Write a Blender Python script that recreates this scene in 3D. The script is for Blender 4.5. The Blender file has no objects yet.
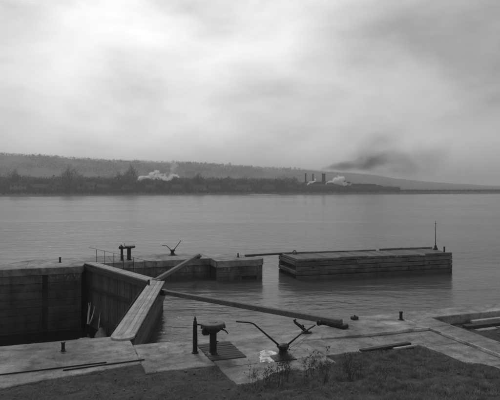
import bpy, bmesh, math, random
import numpy as np
from mathutils import Vector, Matrix, noise
R = math.radians
random.seed(7); RNG = np.random.default_rng(7)
S = bpy.context.scene
COL = S.collection

# ------------------------------------------------------------------ camera, sky, sun, exposure
H = 4.65                                   # the camera stands 4.65 m above the lock coping (z = 0)
TH = R(19.3)                               # the lock axis is turned 19.3 degrees from the picture plane
cam = bpy.data.cameras.new('camera'); co = bpy.data.objects.new('camera', cam); COL.objects.link(co)
co.location = (0, 0, H); co.rotation_euler = (R(90), 0, 0)
cam.sensor_width = 36; cam.lens = 36 * 1.08; cam.shift_y = -13 / 500; cam.clip_start = .1; cam.clip_end = 20000
S.camera = co

SUN_AZ, SUN_EL = -20.0, 44.0               # behind thin cloud, ahead and to the left
w = bpy.data.worlds.new("World"); S.world = w; w.use_nodes = True
nt = w.node_tree; N = nt.nodes; L = nt.links
bg = N['Background']; bg.inputs['Strength'].default_value = .1

def nd(t, typ, **kw):
    n = t.nodes.new(typ)
    for k, v in kw.items():
        if k.startswith('i_'):
            n.inputs[int(k[2:])].default_value = v
        else: setattr(n, k, v)
    return n
def mth(t, op, a, b=None, clamp=False):
    n = t.nodes.new('ShaderNodeMath'); n.operation = op; n.use_clamp = clamp
    for i, x in enumerate((a, b)):
        if x is None: continue
        if isinstance(x, (int, float)): n.inputs[i].default_value = x
        else: t.links.new(x, n.inputs[i])
    return n.outputs[0]
def ramp(t, fac, stops):
    n = t.nodes.new('ShaderNodeValToRGB'); cr = n.color_ramp
    while len(cr.elements) < len(stops): cr.elements.new(.5)
    for e, (p, c) in zip(cr.elements, stops): e.position = p; e.color = (c, c, c, 1)
    t.links.new(fac, n.inputs[0]); return n.outputs[0]
def vmath(t, op, a, b):
    n = t.nodes.new('ShaderNodeVectorMath'); n.operation = op
    for i, x in enumerate((a, b)):
        if isinstance(x, (tuple, list)): n.inputs[i].default_value = x
        elif x is not None: t.links.new(x, n.inputs[i])
    return n
sky = nd(nt, 'ShaderNodeTexSky', sky_type='NISHITA', sun_disc=False, sun_elevation=R(SUN_EL), sun_rotation=R(SUN_AZ), air_density=1, dust_density=3)
bw = nd(nt, 'ShaderNodeRGBToBW'); L.new(sky.outputs[0], bw.inputs[0])
tc = nd(nt, 'ShaderNodeTexCoord'); dirv = tc.outputs['Generated']
sep = nd(nt, 'ShaderNodeSeparateXYZ'); L.new(dirv, sep.inputs[0])
zz = mth(nt, 'ADD', mth(nt, 'ABSOLUTE', sep.outputs[2]), .22)
cx = mth(nt, 'DIVIDE', sep.outputs[0], zz); cy = mth(nt, 'DIVIDE', sep.outputs[1], zz)
cmb = nd(nt, 'ShaderNodeCombineXYZ'); L.new(cx, cmb.inputs[0]); L.new(cy, cmb.inputs[1])
n1 = nd(nt, 'ShaderNodeTexNoise'); n1.inputs['Scale'].default_value = 1.35; n1.inputs['Detail'].default_value = 7; n1.inputs['Roughness'].default_value = .52; n1.inputs['Distortion'].default_value = .12
mp = nd(nt, 'ShaderNodeMapping'); mp.inputs['Location'].default_value = (3.3, 1.9, 0); mp.inputs['Scale'].default_value = (2.6, 2.6, 5.2)
L.new(dirv, mp.inputs[0]); L.new(mp.outputs[0], n1.inputs['Vector'])
cloud = ramp(nt, n1.outputs[0], [(.32, .66), (.44, .88), (.55, 1.06), (.7, 1.24)])
az, el = R(SUN_AZ), R(SUN_EL)
SD = (math.sin(az) * math.cos(el), math.cos(az) * math.cos(el), math.sin(el))
BD = Vector((-.16, .95, .27)).normalized()            # where the cloud is thinnest and brightest
dt = vmath(nt, 'DOT_PRODUCT', dirv, tuple(BD)).outputs['Value']
lobe = mth(nt, 'POWER', mth(nt, 'MAXIMUM', dt, 0.0), 12.0)      # the cloud is thin and bright round the hidden sun
hz = mth(nt, 'POWER', mth(nt, 'SUBTRACT', 1.0, mth(nt, 'ABSOLUTE', sep.outputs[2])), 6.0)      # milky air low down
lum = mth(nt, 'ADD', mth(nt, 'ADD', mth(nt, 'MULTIPLY', lobe, 3.8), mth(nt, 'MULTIPLY', hz, 1.9)), mth(nt, 'ADD', 2.0, mth(nt, 'MULTIPLY', bw.outputs[0], .1)))
tot = mth(nt, 'MULTIPLY', lum, cloud)
L.new(tot, bg.inputs['Color'])

sl = bpy.data.lights.new('sun', 'SUN'); sl.energy = .8; sl.angle = R(14); sl.color = (1, .985, .97)
so = bpy.data.objects.new('sun', sl); COL.objects.link(so)
so.rotation_euler = Vector(SD).to_track_quat('Z', 'Y').to_euler()
S.view_settings.view_transform = 'Standard'; S.view_settings.look = 'None'
S.view_settings.exposure = .6; S.view_settings.gamma = 1
S.cycles.volume_bounces = 6

# ------------------------------------------------------------------ helpers
CT, ST = math.cos(TH), math.sin(TH)
def W(u, v, z=0): return Vector((CT * u - ST * v, ST * u + CT * v, z))
def UV(x, y): return (CT * x + ST * y, -ST * x + CT * y)

def tag(o, label=None, cat=None, group=None, kind=None):
    if label: o['label'] = label
    if cat: o['category'] = cat
    if group: o['group'] = group
    if kind: o['kind'] = kind
    return o
def thing(name, label, cat, u=0, v=0, z=0, rot=0.0, group=None):
    """an Empty at the thing's base; its frame is turned with the lock (x along the wall, y towards the river)"""
    o = bpy.data.objects.new(name, None); COL.objects.link(o)
    o.empty_display_size = .3; o.location = W(u, v, z); o.rotation_euler = (0, 0, TH + rot)
    return tag(o, label, cat, group)
def obj(name, me, mat=None, parent=None, loc=None, rot=None):
    if isinstance(me, bmesh.types.BMesh):
        bm = me; me = bpy.data.meshes.new(name); bm.normal_update(); bm.to_mesh(me); bm.free()
    if mat and not me.materials: me.materials.append(mat)
    o = bpy.data.objects.new(name, me); COL.objects.link(o)
    if parent: o.parent = parent
    if loc is not None: o.location = loc
    if rot is not None: o.rotation_euler = rot
    return o
def pydata(name, verts, faces, smooth=False):
    me = bpy.data.meshes.new(name); me.from_pydata([tuple(v) for v in verts], [], faces); me.update()
    if smooth:
        for p in me.polygons: p.use_smooth = True
    return me
def box(bm, c, s, M=None, bev=0.0, jit=0.0):
    r = bmesh.ops.create_cube(bm, size=1.0)
    vs = r['verts']
    for q in vs:
        q.co = Vector((q.co.x * s[0], q.co.y * s[1], q.co.z * s[2]))
        if jit: q.co += Vector([random.uniform(-jit, jit) for _ in range(3)])
    if bev:
        es = list({e for q in vs for e in q.link_edges})
        rr = bmesh.ops.bevel(bm, geom=es, offset=bev, segments=1, affect='EDGES', profile=.5)
        vs = list({q for f in rr['faces'] for q in f.verts} | {q for q in vs if q.is_valid})
    M = M or Matrix()
    for q in vs: q.co = M @ q.co + Vector(c) if True else q.co
    return vs
def abox(bm, a, b, wid, hei, bev=.01, jit=0.0, up=Vector((0, 0, 1))):
    """a beam from a to b"""
    a, b = Vector(a), Vector(b); d = b - a; x = d.normalized(); y = up.cross(x).normalized(); z = x.cross(y)
    M = Matrix((x, y, z)).transposed()
    return box(bm, (a + b) / 2, (d.length, wid, hei), M, bev, jit)
def tube(bm, pts, rads, n=8, cap=True):
    pts = [Vector(p) for p in pts]
    if isinstance(rads, (int, float)): rads = [rads] * len(pts)
    rings = []
    for i, p in enumerate(pts):
        d = (pts[min(i + 1, len(pts) - 1)] - pts[max(i - 1, 0)]).normalized()
        a = d.orthogonal().normalized() if i == 0 else (a - d * a.dot(d)).normalized()
        b = d.cross(a)
        rings.append([bm.verts.new(p + (a * math.cos(2 * math.pi * k / n) + b * math.sin(2 * math.pi * k / n)) * rads[i]) for k in range(n)])
    for r0, r1 in zip(rings, rings[1:]):
        for k in range(n):
            f = bm.faces.new((r0[k], r0[(k + 1) % n], r1[(k + 1) % n], r1[k])); f.smooth = True
    if cap: bm.faces.new(rings[0][::-1]); bm.faces.new(rings[-1])
def lathe(bm, prof, n=20, c=(0, 0, 0), sx=1, sy=1):
    rings = [[bm.verts.new((c[0] + r * sx * math.cos(2 * math.pi * k / n), c[1] + r * sy * math.sin(2 * math.pi * k / n), c[2] + z)) for k in range(n)] for r, z in prof]
    for r0, r1 in zip(rings, rings[1:]):
        for k in range(n):
            f = bm.faces.new((r0[k], r0[(k + 1) % n], r1[(k + 1) % n], r1[k])); f.smooth = False
    bm.faces.new(rings[0][::-1]); bm.faces.new(rings[-1])
def slab_mesh(name, poly, top=0.0, th=.5, bev=.024, jit=.014, step=.3, zf=None):
    """a cast concrete slab: outline slightly uneven, worn arris"""
    pts = []
    n = len(poly)
    for i in range(n):
        a, b = Vector(poly[i]), Vector(poly[(i + 1) % n]); L_ = (b - a).length; k = max(1, int(L_ / step))
        for j in range(k):
            p = a.lerp(b, j / k)
            if j: p = p + Vector((random.uniform(-jit, jit), random.uniform(-jit, jit)))
            pts.append(p)
    m = len(pts); inn = []
    area = sum(pts[i].x * pts[(i + 1) % m].y - pts[(i + 1) % m].x * pts[i].y for i in range(m))
    sg = 1 if area > 0 else -1
    for i in range(m):
        d0 = (pts[i] - pts[i - 1]).normalized(); d1 = (pts[(i + 1) % m] - pts[i]).normalized()
        n0 = Vector((-d0.y, d0.x)) * sg; n1 = Vector((-d1.y, d1.x)) * sg
        nn = n0 + n1; nn = nn / max(.3, nn.dot(n0))
        inn.append(pts[i] + nn * (bev * random.uniform(.6, 1.6)))
    f = zf or (lambda x, y: top)
    V = [(p.x, p.y, f(p.x, p.y)) for p in inn] + [(p.x, p.y, f(p.x, p.y) - bev * .8) for p in pts] + [(p.x, p.y, f(p.x, p.y) - th) for p in pts]
    F = []
    order = list(range(m)) if sg > 0 else list(range(m))[::-1]
    F.append(order)
    for i in range(m):
        j = (i + 1) % m
        for o in (0, m):
            q = (o + i, o + m + i, o + m + j, o + j)
            F.append(q if sg > 0 else q[::-1])
    return pydata(name, V, F)

# ------------------------------------------------------------------ materials (a grey place: the photograph has no colour)
def material(name):
    m = bpy.data.materials.new(name); m.use_nodes = True
    t = m.node_tree; b = t.nodes['Principled BSDF']; b.inputs['Specular IOR Level'].default_value = .3
    return m, t, b
def noise_n(t, vec, scale, detail=4, rough=.55, dist=0.0):
    n = t.nodes.new('ShaderNodeTexNoise'); n.inputs['Scale'].default_value = scale; n.inputs['Detail'].default_value = detail
    n.inputs['Roughness'].default_value = rough; n.inputs['Distortion'].default_value = dist
    t.links.new(vec, n.inputs['Vector']); return n.outputs[0]
def rotvec(t, scale=(1, 1, 1), world=True, rot=-TH):
    if world: src = t.nodes.new('ShaderNodeNewGeometry').outputs['Position']
    else: src = t.nodes.new('ShaderNodeTexCoord').outputs['Object']
    m = t.nodes.new('ShaderNodeMapping'); m.vector_type = 'POINT'
    m.inputs['Rotation'].default_value = (0, 0, rot if world else 0)
    t.links.new(src, m.inputs[0])
    m2 = t.nodes.new('ShaderNodeMapping'); m2.inputs['Scale'].default_value = scale
    t.links.new(m.outputs[0], m2.inputs[0]); return m2.outputs[0]
def mixv(t, a, b, f):   # a + (b-a)*f for scalars
    return mth(t, 'ADD', a, mth(t, 'MULTIPLY', mth(t, 'SUBTRACT', b, a), f))
def bump(t, b, hgt, dist, strength=1.0):
    n = t.nodes.new('ShaderNodeBump'); n.inputs['Distance'].default_value = dist; n.inputs['Strength'].default_value = strength
    t.links.new(hgt, n.inputs['Height']); t.links.new(n.outputs[0], b.inputs['Normal'])

def concrete(name, base, vertical=False, rough=.85, var=1.0, island=.1):
    m, t, b = material(name)
    p = rotvec(t)
    big = noise_n(t, p, .35, 4, .6, .6); mid = noise_n(t, p, 2.3, 6, .65, .3); fine = noise_n(t, p, 22, 5, .7)
    grit = noise_n(t, p, 90, 3, .7)
    v1 = ramp(t, big, [(.3, 1 - .38 * var), (.5, 1), (.68, 1 + .3 * var)])
    v2 = ramp(t, mid, [(.3, 1 - .42 * var), (.48, 1), (.7, 1 + .25 * var)])
    v3 = ramp(t, fine, [(.28, 1 - .4 * var), (.5, 1), (.72, 1 + .25 * var)])
    v4 = ramp(t, grit, [(.3, .8), (.7, 1.15)])
    val = mth(t, 'MULTIPLY', mth(t, 'MULTIPLY', v1, v2), mth(t, 'MULTIPLY', v3, v4))
    oi = t.nodes.new('ShaderNodeObjectInfo')
    val = mth(t, 'MULTIPLY', val, mixv(t, 1 - island, 1 + island, oi.outputs['Random']))
    if vertical:
        s = rotvec(t, (1.6, 1.6, .16)); st = noise_n(t, s, 1.5, 6, .7)
        val = mth(t, 'MULTIPLY', val, ramp(t, st, [(.3, .45), (.5, .9), (.62, 1.05), (.74, 1.5)]))
        lv = rotvec(t, (.12, .12, 3.0)); st2 = noise_n(t, lv, 1.5, 4, .6)
        val = mth(t, 'MULTIPLY', val, ramp(t, st2, [(.35, .72), (.55, 1.05), (.7, 1.15)]))
        # tide line: the slimy part that is usually under water
        sp = t.nodes.new('ShaderNodeSeparateXYZ'); t.links.new(rotvec(t), sp.inputs[0])
        zz_ = mth(t, 'ADD', sp.outputs[2], mth(t, 'MULTIPLY', mid, .5))
        tide = ramp(t, mth(t, 'MULTIPLY', zz_, -.2), [(.10, 1), (.19, .72), (.55, .62), (.66, .42)])
        bl = noise_n(t, rotvec(t, (1.5, 1.5, .9)), 2.4, 6, .7, 1.0)
        band = mth(t, 'MULTIPLY', ramp(t, mth(t, 'MULTIPLY', sp.outputs[2], -1), [(.36, 0), (.45, 1), (.72, 1), (.95, 0)]), ramp(t, bl, [(.56, 0), (.62, 1)]))
        val = mth(t, 'ADD', mth(t, 'MULTIPLY', val, tide), mth(t, 'MULTIPLY', band, 1.3))
    else:
        s = rotvec(t, (.5, 2.2, 1)); st = noise_n(t, s, 1.1, 5, .65)      # scrapes that run along the wall
        val = mth(t, 'MULTIPLY', val, ramp(t, st, [(.3, .75), (.5, 1), (.7, 1.22)]))
        vo = t.nodes.new('ShaderNodeTexVoronoi'); vo.feature = 'DISTANCE_TO_EDGE'; vo.inputs['Scale'].default_value = .42
        wv = vmath(t, 'ADD', rotvec(t), None)
        nz = t.nodes.new('ShaderNodeTexNoise'); nz.inputs['Scale'].default_value = 1.7; nz.inputs['Detail'].default_value = 5
        t.links.new(rotvec(t), nz.inputs['Vector']); sc = vmath(t, 'SCALE', nz.outputs['Color'], None); sc.inputs['Scale'].default_value = 1.1
        t.links.new(sc.outputs[0], wv.inputs[1]); t.links.new(wv.outputs[0], vo.inputs['Vector'])
        crack = ramp(t, vo.outputs['Distance'], [(0, .45), (.006, .9), (.012, 1)])
        val = mth(t, 'MULTIPLY', val, crack)
        pt = noise_n(t, rotvec(t, (.8, 1.3, 1)), 1.35, 8, .68, .9)          # worn pale patches, oil and damp
        val = mth(t, 'MULTIPLY', val, ramp(t, pt, [(.30, .50), (.40, .80), (.52, 1.0), (.60, 1.12), (.68, 1.5)]))
        pits = noise_n(t, p, 38, 2, .5)
        val = mth(t, 'MULTIPLY', val, ramp(t, pits, [(.26, .35), (.33, 1)]))
    val = mth(t, 'MULTIPLY', val, base)
    t.links.new(val, b.inputs['Base Color']); b.inputs['Roughness'].default_value = rough
    bump(t, b, mth(t, 'ADD', mth(t, 'MULTIPLY', mid, .4), mth(t, 'ADD', mth(t, 'MULTIPLY', fine, .6), mth(t, 'MULTIPLY', grit, .2))), .03, .7)
    return m
def wood(name, base, axis=0, rough=.8, var=1.0, wet=False):
    """weathered timber, grain along the part's own x (or y, z) axis"""
    m, t, b = material(name)
    sc = [14, 14, 14]; sc[axis] = .7
    p = rotvec(t, tuple(sc), world=False)
    oi = t.nodes.new('ShaderNodeObjectInfo')
    off = vmath(t, 'ADD', p, None); cb = t.nodes.new('ShaderNodeCombineXYZ')
    rr = mth(t, 'MULTIPLY', oi.outputs['Random'], 37.0)
    for i in range(3): t.links.new(rr, cb.inputs[i])
    t.links.new(cb.outputs[0], off.inputs[1])
    g = noise_n(t, off.outputs[0], 1.4, 6, .7, .4); q = noise_n(t, rotvec(t, world=False), 1.7, 5, .65, .5)
    val = mth(t, 'MULTIPLY', ramp(t, g, [(.3, 1 - .5 * var), (.5, 1), (.72, 1 + .35 * var)]), ramp(t, q, [(.3, 1 - .35 * var), (.5, 1), (.7, 1 + .25 * var)]))
    val = mth(t, 'MULTIPLY', val, mixv(t, .72, 1.25, oi.outputs['Random']))
    if wet:                                  # slimy below the usual water mark
        sp = t.nodes.new('ShaderNodeSeparateXYZ'); t.links.new(rotvec(t), sp.inputs[0])
        zz_ = mth(t, 'ADD', sp.outputs[2], mth(t, 'MULTIPLY', q, .35))
        val = mth(t, 'MULTIPLY', val, ramp(t, mth(t, 'MULTIPLY', zz_, -1), [(.55, 1), (.82, .5)]))
    t.links.new(mth(t, 'MULTIPLY', val, base), b.inputs['Base Color']); b.inputs['Roughness'].default_value = rough
    bump(t, b, g, .012, .8); return m
def plain(name, base, rough=.7, metal=0.0, scale=9, var=.3):
    m, t, b = material(name)
    q = noise_n(t, rotvec(t, world=False), scale, 5, .65, .3)
    t.links.new(mth(t, 'MULTIPLY', ramp(t, q, [(.3, 1 - var), (.5, 1), (.7, 1 + var)]), base), b.inputs['Base Color'])
    b.inputs['Roughness'].default_value = rough; b.inputs['Metallic'].default_value = metal
    bump(t, b, q, .01, .5); return m
def earth(name, base, s=1.0):
    m, t, b = material(name)
    p = rotvec(t)
    a = noise_n(t, p, .9 * s, 6, .65, .5); c = noise_n(t, p, 7 * s, 6, .7, .4); d = noise_n(t, p, 45 * s, 4, .75)
    val = mth(t, 'MULTIPLY', mth(t, 'MULTIPLY', ramp(t, a, [(.3, .55), (.5, 1), (.7, 1.45)]), ramp(t, c, [(.3, .5), (.5, 1), (.72, 1.7)])), ramp(t, d, [(.3, .6), (.5, 1), (.75, 1.7)]))
    t.links.new(mth(t, 'MULTIPLY', val, base), b.inputs['Base Color']); b.inputs['Roughness'].default_value = .95
    bump(t, b, mth(t, 'ADD', c, mth(t, 'MULTIPLY', d, .5)), .05, .9); return m

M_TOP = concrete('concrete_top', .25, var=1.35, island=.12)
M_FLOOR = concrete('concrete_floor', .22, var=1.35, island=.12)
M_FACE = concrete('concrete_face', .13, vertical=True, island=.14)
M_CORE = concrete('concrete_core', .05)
M_LIT_EDGE = concrete('lit_edge', .5, var=1.1)
M_WALK = wood('pale_walkway_plank', .36, rough=.9)
M_GATE = wood('wet_gate_timber', .10, axis=0, wet=True)
M_GATEV = wood('wet_gate_plank', .105, axis=2)
M_CRIB = wood('crib_timber', .14, var=1.3, wet=True)
M_DECK = wood('crib_deck', .13, axis=1)
M_SPAR = wood('spar_timber', .17)
M_DARKW = wood('dark_plank', .05)
M_PALEW = wood('pale_board', .34)
M_IRON = plain('dark_iron', .022, .55)
M_PIPE = plain('rusty_rod', .02, .7)
M_EARTH = earth('dark_earth', .062)
M_MUD = earth('backfill_earth', .13)
M_FAR = earth('far_hillside', .085, .012)
M_FOAM = plain('white_water', .8, .5, scale=6, var=.2)
M_SPILL, t, b = material('pale_lime')
q = noise_n(t, rotvec(t), 5, 7, .72, .8)
t.links.new(ramp(t, q, [(.38, .2), (.47, .4), (.56, .85)]), b.inputs['Base Color']); b.inputs['Roughness'].default_value = .9; bump(t, b, q, .01, .5)
M_GRASS = plain('dry_grass', .27, .9, scale=4, var=.65)
M_WEED = plain('dry_weed_stalk', .06, .9)
M_BARK = plain('dark_bark', .035, .9, scale=1)
M_TWIG = plain('bare_twigs', .07, .9, scale=.3, var=.4)
M_TWIG2 = plain('bare_twigs_pale', .2, .9, scale=.3, var=.4)

def water(name, rough=.07, amp=1.0, base=.018):
    m, t, b = material(name)
    b.inputs['Base Color'].default_value = (base, base, base, 1); b.inputs['Roughness'].default_value = rough; b.inputs['IOR'].default_value = 1.333
    b.inputs['Specular IOR Level'].default_value = .5
    src = t.nodes.new('ShaderNodeNewGeometry').outputs['Position']
    def lay(sc, rot, s, d=3, dist=.4):
        m_ = t.nodes.new('ShaderNodeMapping'); m_.inputs['Rotation'].default_value = (0, 0, rot); m_.inputs['Scale'].default_value = sc
        t.links.new(src, m_.inputs[0]); return noise_n(t, m_.outputs[0], s, d, .5, dist)
    a = lay((.45, 1.0, 1), R(-6), .55, 3); c = lay((.5, 1.1, 1), R(9), 2.1, 4); e = lay((.6, 1, 1), R(-14), 6.5, 3); g = lay((.2, .6, 1), R(4), .045, 3, .8)
    calm = ramp(t, g, [(.36, .12), (.5, .75), (.64, 1.5)])         # patches of breeze and slick water
    h = mth(t, 'ADD', mth(t, 'MULTIPLY', a, 1.0), mth(t, 'ADD', mth(t, 'MULTIPLY', c, .42), mth(t, 'MULTIPLY', e, .10)))
    bump(t, b, mth(t, 'MULTIPLY', h, calm), .30 * amp, 1.0)
    return m
M_RIVER = water('river_water', .17, .55, .065)
M_LOW = water('chamber_water', .05, .35, .012)

# ------------------------------------------------------------------ the setting: water, land, far shore
ZW, ZL = -1.25, -3.7
GH, AP, FH = (1.85, 17.0), (4.45, 26.2), (1.6, 34.3)         # gate hinges and mitre point (u, v)
SH = 383.0                                                   # far shoreline (v)
far = 6000
riv = [(-far, 35.6), (FH[0] - .1, 35.6), FH, AP, GH, (GH[0], 15.9), (far, 15.9), (far, SH + 12), (-far, SH + 12)]
tag(obj('river', pydata('river', [W(u, v, ZW) for u, v in riv], [list(range(len(riv)))]), M_RIVER),
    'broad grey river with small ripples reaching to the far wooded shore', 'river', kind='structure')
low = [(-60, 16.5), (GH[0] - .05, 16.5), (GH[0] - .05, GH[1]), (AP[0] - .15, AP[1]), (FH[0] - .05, FH[1]), (FH[0] - .1, 35), (-60, 35)]
tag(obj('chamber_water', pydata('chamber_water', [W(u, v, ZL) for u, v in low], [list(range(len(low)))]), M_LOW),
    'dark low water inside the lock chamber below the gates', 'water', kind='structure')

# near ground: rough bank behind the wall
def inside_concrete(u, v, m=0.0):
    if v > 14.35 - .2 * min(4.5, max(0, 2 - u)) + m and u < 2.0: return True
    if v > 13.55 + m and 2.0 + m < u < 3.85: return True
    if 3.8 + m <= u < 6.75 and v > 11.9 + m + max(0, (u - 4.3)) * .6: return True
    if v > 13.32 + m and 3.8 < u < 12.5 - m: return True
    if 9.95 + m < u < 12.5 - m: return True
    if v > 16.0 + m: return True
    return False
us = np.concatenate([np.linspace(-60, -4, 40), np.arange(-3.8, 18, .14), np.linspace(18.3, 80, 60)])
vs_ = np.concatenate([np.linspace(-60, 7, 50), np.arange(7.15, 17.05, .12)])
def gz(u, v):
        n = noise.noise(Vector((u * .9, v * .9, 3))) * .06 + noise.noise(Vector((u * 4, v * 4, 1))) * .035 + noise.noise(Vector((u * 11, v * 11, 9))) * .018
        if u > 12.4: z = -.3 + n * 1.6 + .12 * max(0, min(1, (15.2 - v) / 4)) + (.0 if v > 13 else .2)
        else: z = -.035 + n * .8 + .10 * max(0, 13 - v)
        if v < 8: z += 0
        if inside_concrete(u, v, .22): z = min(z, -.75)
        elif u <= 12.4: z = min(z, .012 if v > 11 else 9)
        return z
vv = [W(u, v, gz(u, v)) for v in vs_ for u in us]
nu = len(us)
ff = [(j * nu + i, j * nu + i + 1, (j + 1) * nu + i + 1, (j + 1) * nu + i) for j in range(len(vs_) - 1) for i in range(nu - 1)]
tag(obj('ground', pydata('ground', vv, ff, True), M_EARTH), 'rough dark earth bank behind the concrete lock wall', 'ground', kind='structure')

# far shore and hills
XR = [-400, 0, 40, 80, 120, 160, 200, 240, 300, 345, 375, 400, 450, 500, 900]
YR = [157, 159, 160, 162, 163.5, 164, 164.5, 167, 169.5, 171, 173.5, 176.5, 181.5, 184.5, 186.5]
def ridge(px): return np.interp(px, XR, YR)
def sstep(a, b, x):
    t = min(1, max(0, (x - a) / (b - a))); return t * t * (3 - 2 * t)
def far_z(u, v):
    x, y = -ST * v + CT * u, CT * v + ST * u
    t = v - SH
    px = 250 + 540 * x / max(y, 50)
    zr = (187 - ridge(px)) / 540 * 1500 + H
    z = -2.2 + 3.4 * sstep(-6, 10, t) + 4.5 * sstep(40, 260, t) * sstep(420, 250, px) if False else -2.2 + 3.4 * sstep(-6, 10, t)
    z += 5.0 * sstep(30, 240, t) * (1 - sstep(300, 440, px))
    rise = sstep(220, 1150, t)
    z += max(0, zr - 6) * rise * (1 - .35 * sstep(1200, 2600, t))
    z += noise.noise(Vector((u * .011, v * .011, 5))) * 3.5 * rise + noise.noise(Vector((u * .03, v * .03, 2))) * 1.0 * rise + noise.noise(Vector((u * .05, v * .05, 7))) * .35 * sstep(0, 30, t)
    return z
fu = np.concatenate([np.linspace(-6000, -620, 30), np.arange(-600, 1500, 16), np.linspace(1520, 8000, 40)])
fv = SH + np.concatenate([[-8, -5, -2, 0, 2, 4, 7, 11, 16, 24], np.arange(34, 1500, 20), np.linspace(1550, 6000, 24)])
vv = [W(u, v, far_z(u, v)) for v in fv for u in fu]; nu = len(fu)
ff = [(j * nu + i, j * nu + i + 1, (j + 1) * nu + i + 1, (j + 1) * nu + i) for j in range(len(fv) - 1) for i in range(nu - 1)]
tag(obj('far_hills', pydata('far_hills', vv, ff, True), M_FAR), 'low hazy hills and river flats along the far shore', 'hills', kind='structure')
# a pale sandbar at the far waterline
bm = bmesh.new()
lathe(bm, [(1, -.9), (.8, .15), (.3, .35), (.02, .36)], 16, sx=15, sy=5)
for q in bm.verts: q.co += Vector((random.uniform(-.8, .8), random.uniform(-.4, .4), 0))
tag(obj('sandbar', bm, M_PALEW, None, W(143, SH - 4, ZW)), 'pale flat sandbar at the water line of the far shore', 'sandbar', kind='structure')

# ------------------------------------------------------------------ near lock wall
nw = thing('lock_wall', 'near concrete lock wall with gate machinery standing on its broad top', 'lock wall', 0, 0, 0)
def slab(poly, mat=M_TOP, parent=nw, **kw): return obj('concrete_slab', slab_mesh('concrete_slab', poly, **kw), mat, parent)
g = .004
def rect(u0, u1, v0, v1): return [(u0 + g, v0 + g), (u1 - g, v0 + g), (u1 - g, v1 - g), (u0 + g, v1 - g)]
core = [(-60, 13.6), (-2.5, 13.6), (2.0, 14.45), (2.3, 14.45), (2.35, 13.7), (3.85, 13.7), (3.85, 6), (12.4, 6), (12.4, 16.12), (60, 16.12), (60, 17.0), (9.9, 17.0), (9.0, 16.1), (2.1, 16.1), (2.0, 17.25), (-60, 17.25)]
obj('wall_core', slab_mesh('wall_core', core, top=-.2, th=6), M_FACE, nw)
def back_v(u): return 14.4 - .2 * min(4.5, max(0, 2 - u))
for a in np.arange(-33.1, 2, 3.9):
    b = min(a + 3.9, 2.0); slab([(a + g, back_v(a)), (b - g, back_v(b)), (b - g, 17.3 - g), (a + g, 17.3 - g)])
slab(rect(2.0, 3.85, 13.62, 16.15))
slab(rect(3.85, 6.9, 13.38, 16.15)); slab(rect(3.85, 6.9, 10.0, 13.38)); slab(rect(3.85, 6.9, 6.0, 10))
slab(rect(6.9, 9.2, 14.92, 16.15))
fl = lambda u, v: -.085 * sstep(7.0, 8.9, u) if v < 14.93 else 0
slab(rect(6.9, 9.2, 13.38, 14.92), M_FLOOR, zf=fl, step=.3)
slab(rect(9.2, 11.5, 13.38, 14.92), M_FLOOR, zf=lambda u, v: -.085)
slab(rect(9.98, 11.5, 10.4, 13.38), M_FLOOR, zf=lambda u, v: -.085)
slab(rect(9.98, 11.5, 6.0, 10.4), M_FLOOR, zf=lambda u, v: -.085)
slab([(9.2 + g, 14.93), (11.5 - g, 14.93), (11.5 - g, 17.08), (9.85, 17.08), (9.2 + g, 16.33)])
slab(rect(11.5, 13.2, 14.93, 17.1) if False else [(11.5 + g, 14.93), (12.46, 14.93), (12.46, 16.06), (13.2, 16.06), (13.2, 17.1), (11.5 + g, 17.1)])
slab(rect(11.5, 12.46, 11.4, 14.93)); slab(rect(11.5, 12.46, 6, 11.4))
for a in np.arange(13.2, 60, 4.1): slab(rect(a, a + 4.1, 16.06, 17.1))
# arris of the raised coping: light on its riser painted in as paler concrete
def arris(a, b, nx, ny):
    bm = bmesh.new(); n = int((Vector(a) - Vector(b)).length / .16)
    prev = None
    for i in range(n + 1):
        p = Vector(a).lerp(Vector(b), i / n); f = max(.12, .5 + 1.1 * noise.noise(Vector((p.x * 1.7, p.y * 1.7, 0))) + .3 * noise.noise(Vector((p.x * 9, p.y * 9, 0))))
        wd = .05 * f * min(1, i / 6 + .05)
        h = [bm.verts.new((p.x, p.y, .004)), bm.verts.new((p.x + nx * wd, p.y + ny * wd, .001)), bm.verts.new((p.x + nx * (wd + .01), p.y + ny * (wd + .01), -.075))]
        if prev:
            bm.faces.new((prev[0], prev[1], h[1], h[0])); bm.faces.new((prev[1], prev[2], h[2], h[1]))
        prev = h
    return bm
obj('coping_edge', arris((7.9, 14.94), (11.52, 14.94), 0, -1), M_LIT_EDGE, nw)
obj('coping_edge', arris((11.52, 14.94), (11.52, 11.0), -1, 0), M_LIT_EDGE, nw)

# pale spill on the slab behind the capstan
sp = bmesh.new(); c0 = sp.verts.new((0, 0, .012)); ring = []
for k in range(40):
    a = 2 * math.pi * k / 40; r = .36 * (1 + .55 * noise.noise(Vector((math.cos(a) * 2, math.sin(a) * 2, 5))) + .2 * noise.noise(Vector((math.cos(a) * 7, math.sin(a) * 7, 2))))
    ring.append(sp.verts.new((r * math.cos(a) * .75, r * math.sin(a) * 1.6, .003)))
for k in range(40): sp.faces.new((c0, ring[k], ring[(k + 1) % 40]))
tag(obj('lime_spill', sp, M_SPILL, None, W(5.38, 13.82, .002)), 'bright pale spill on the concrete behind the near capstan', 'spill')

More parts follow.
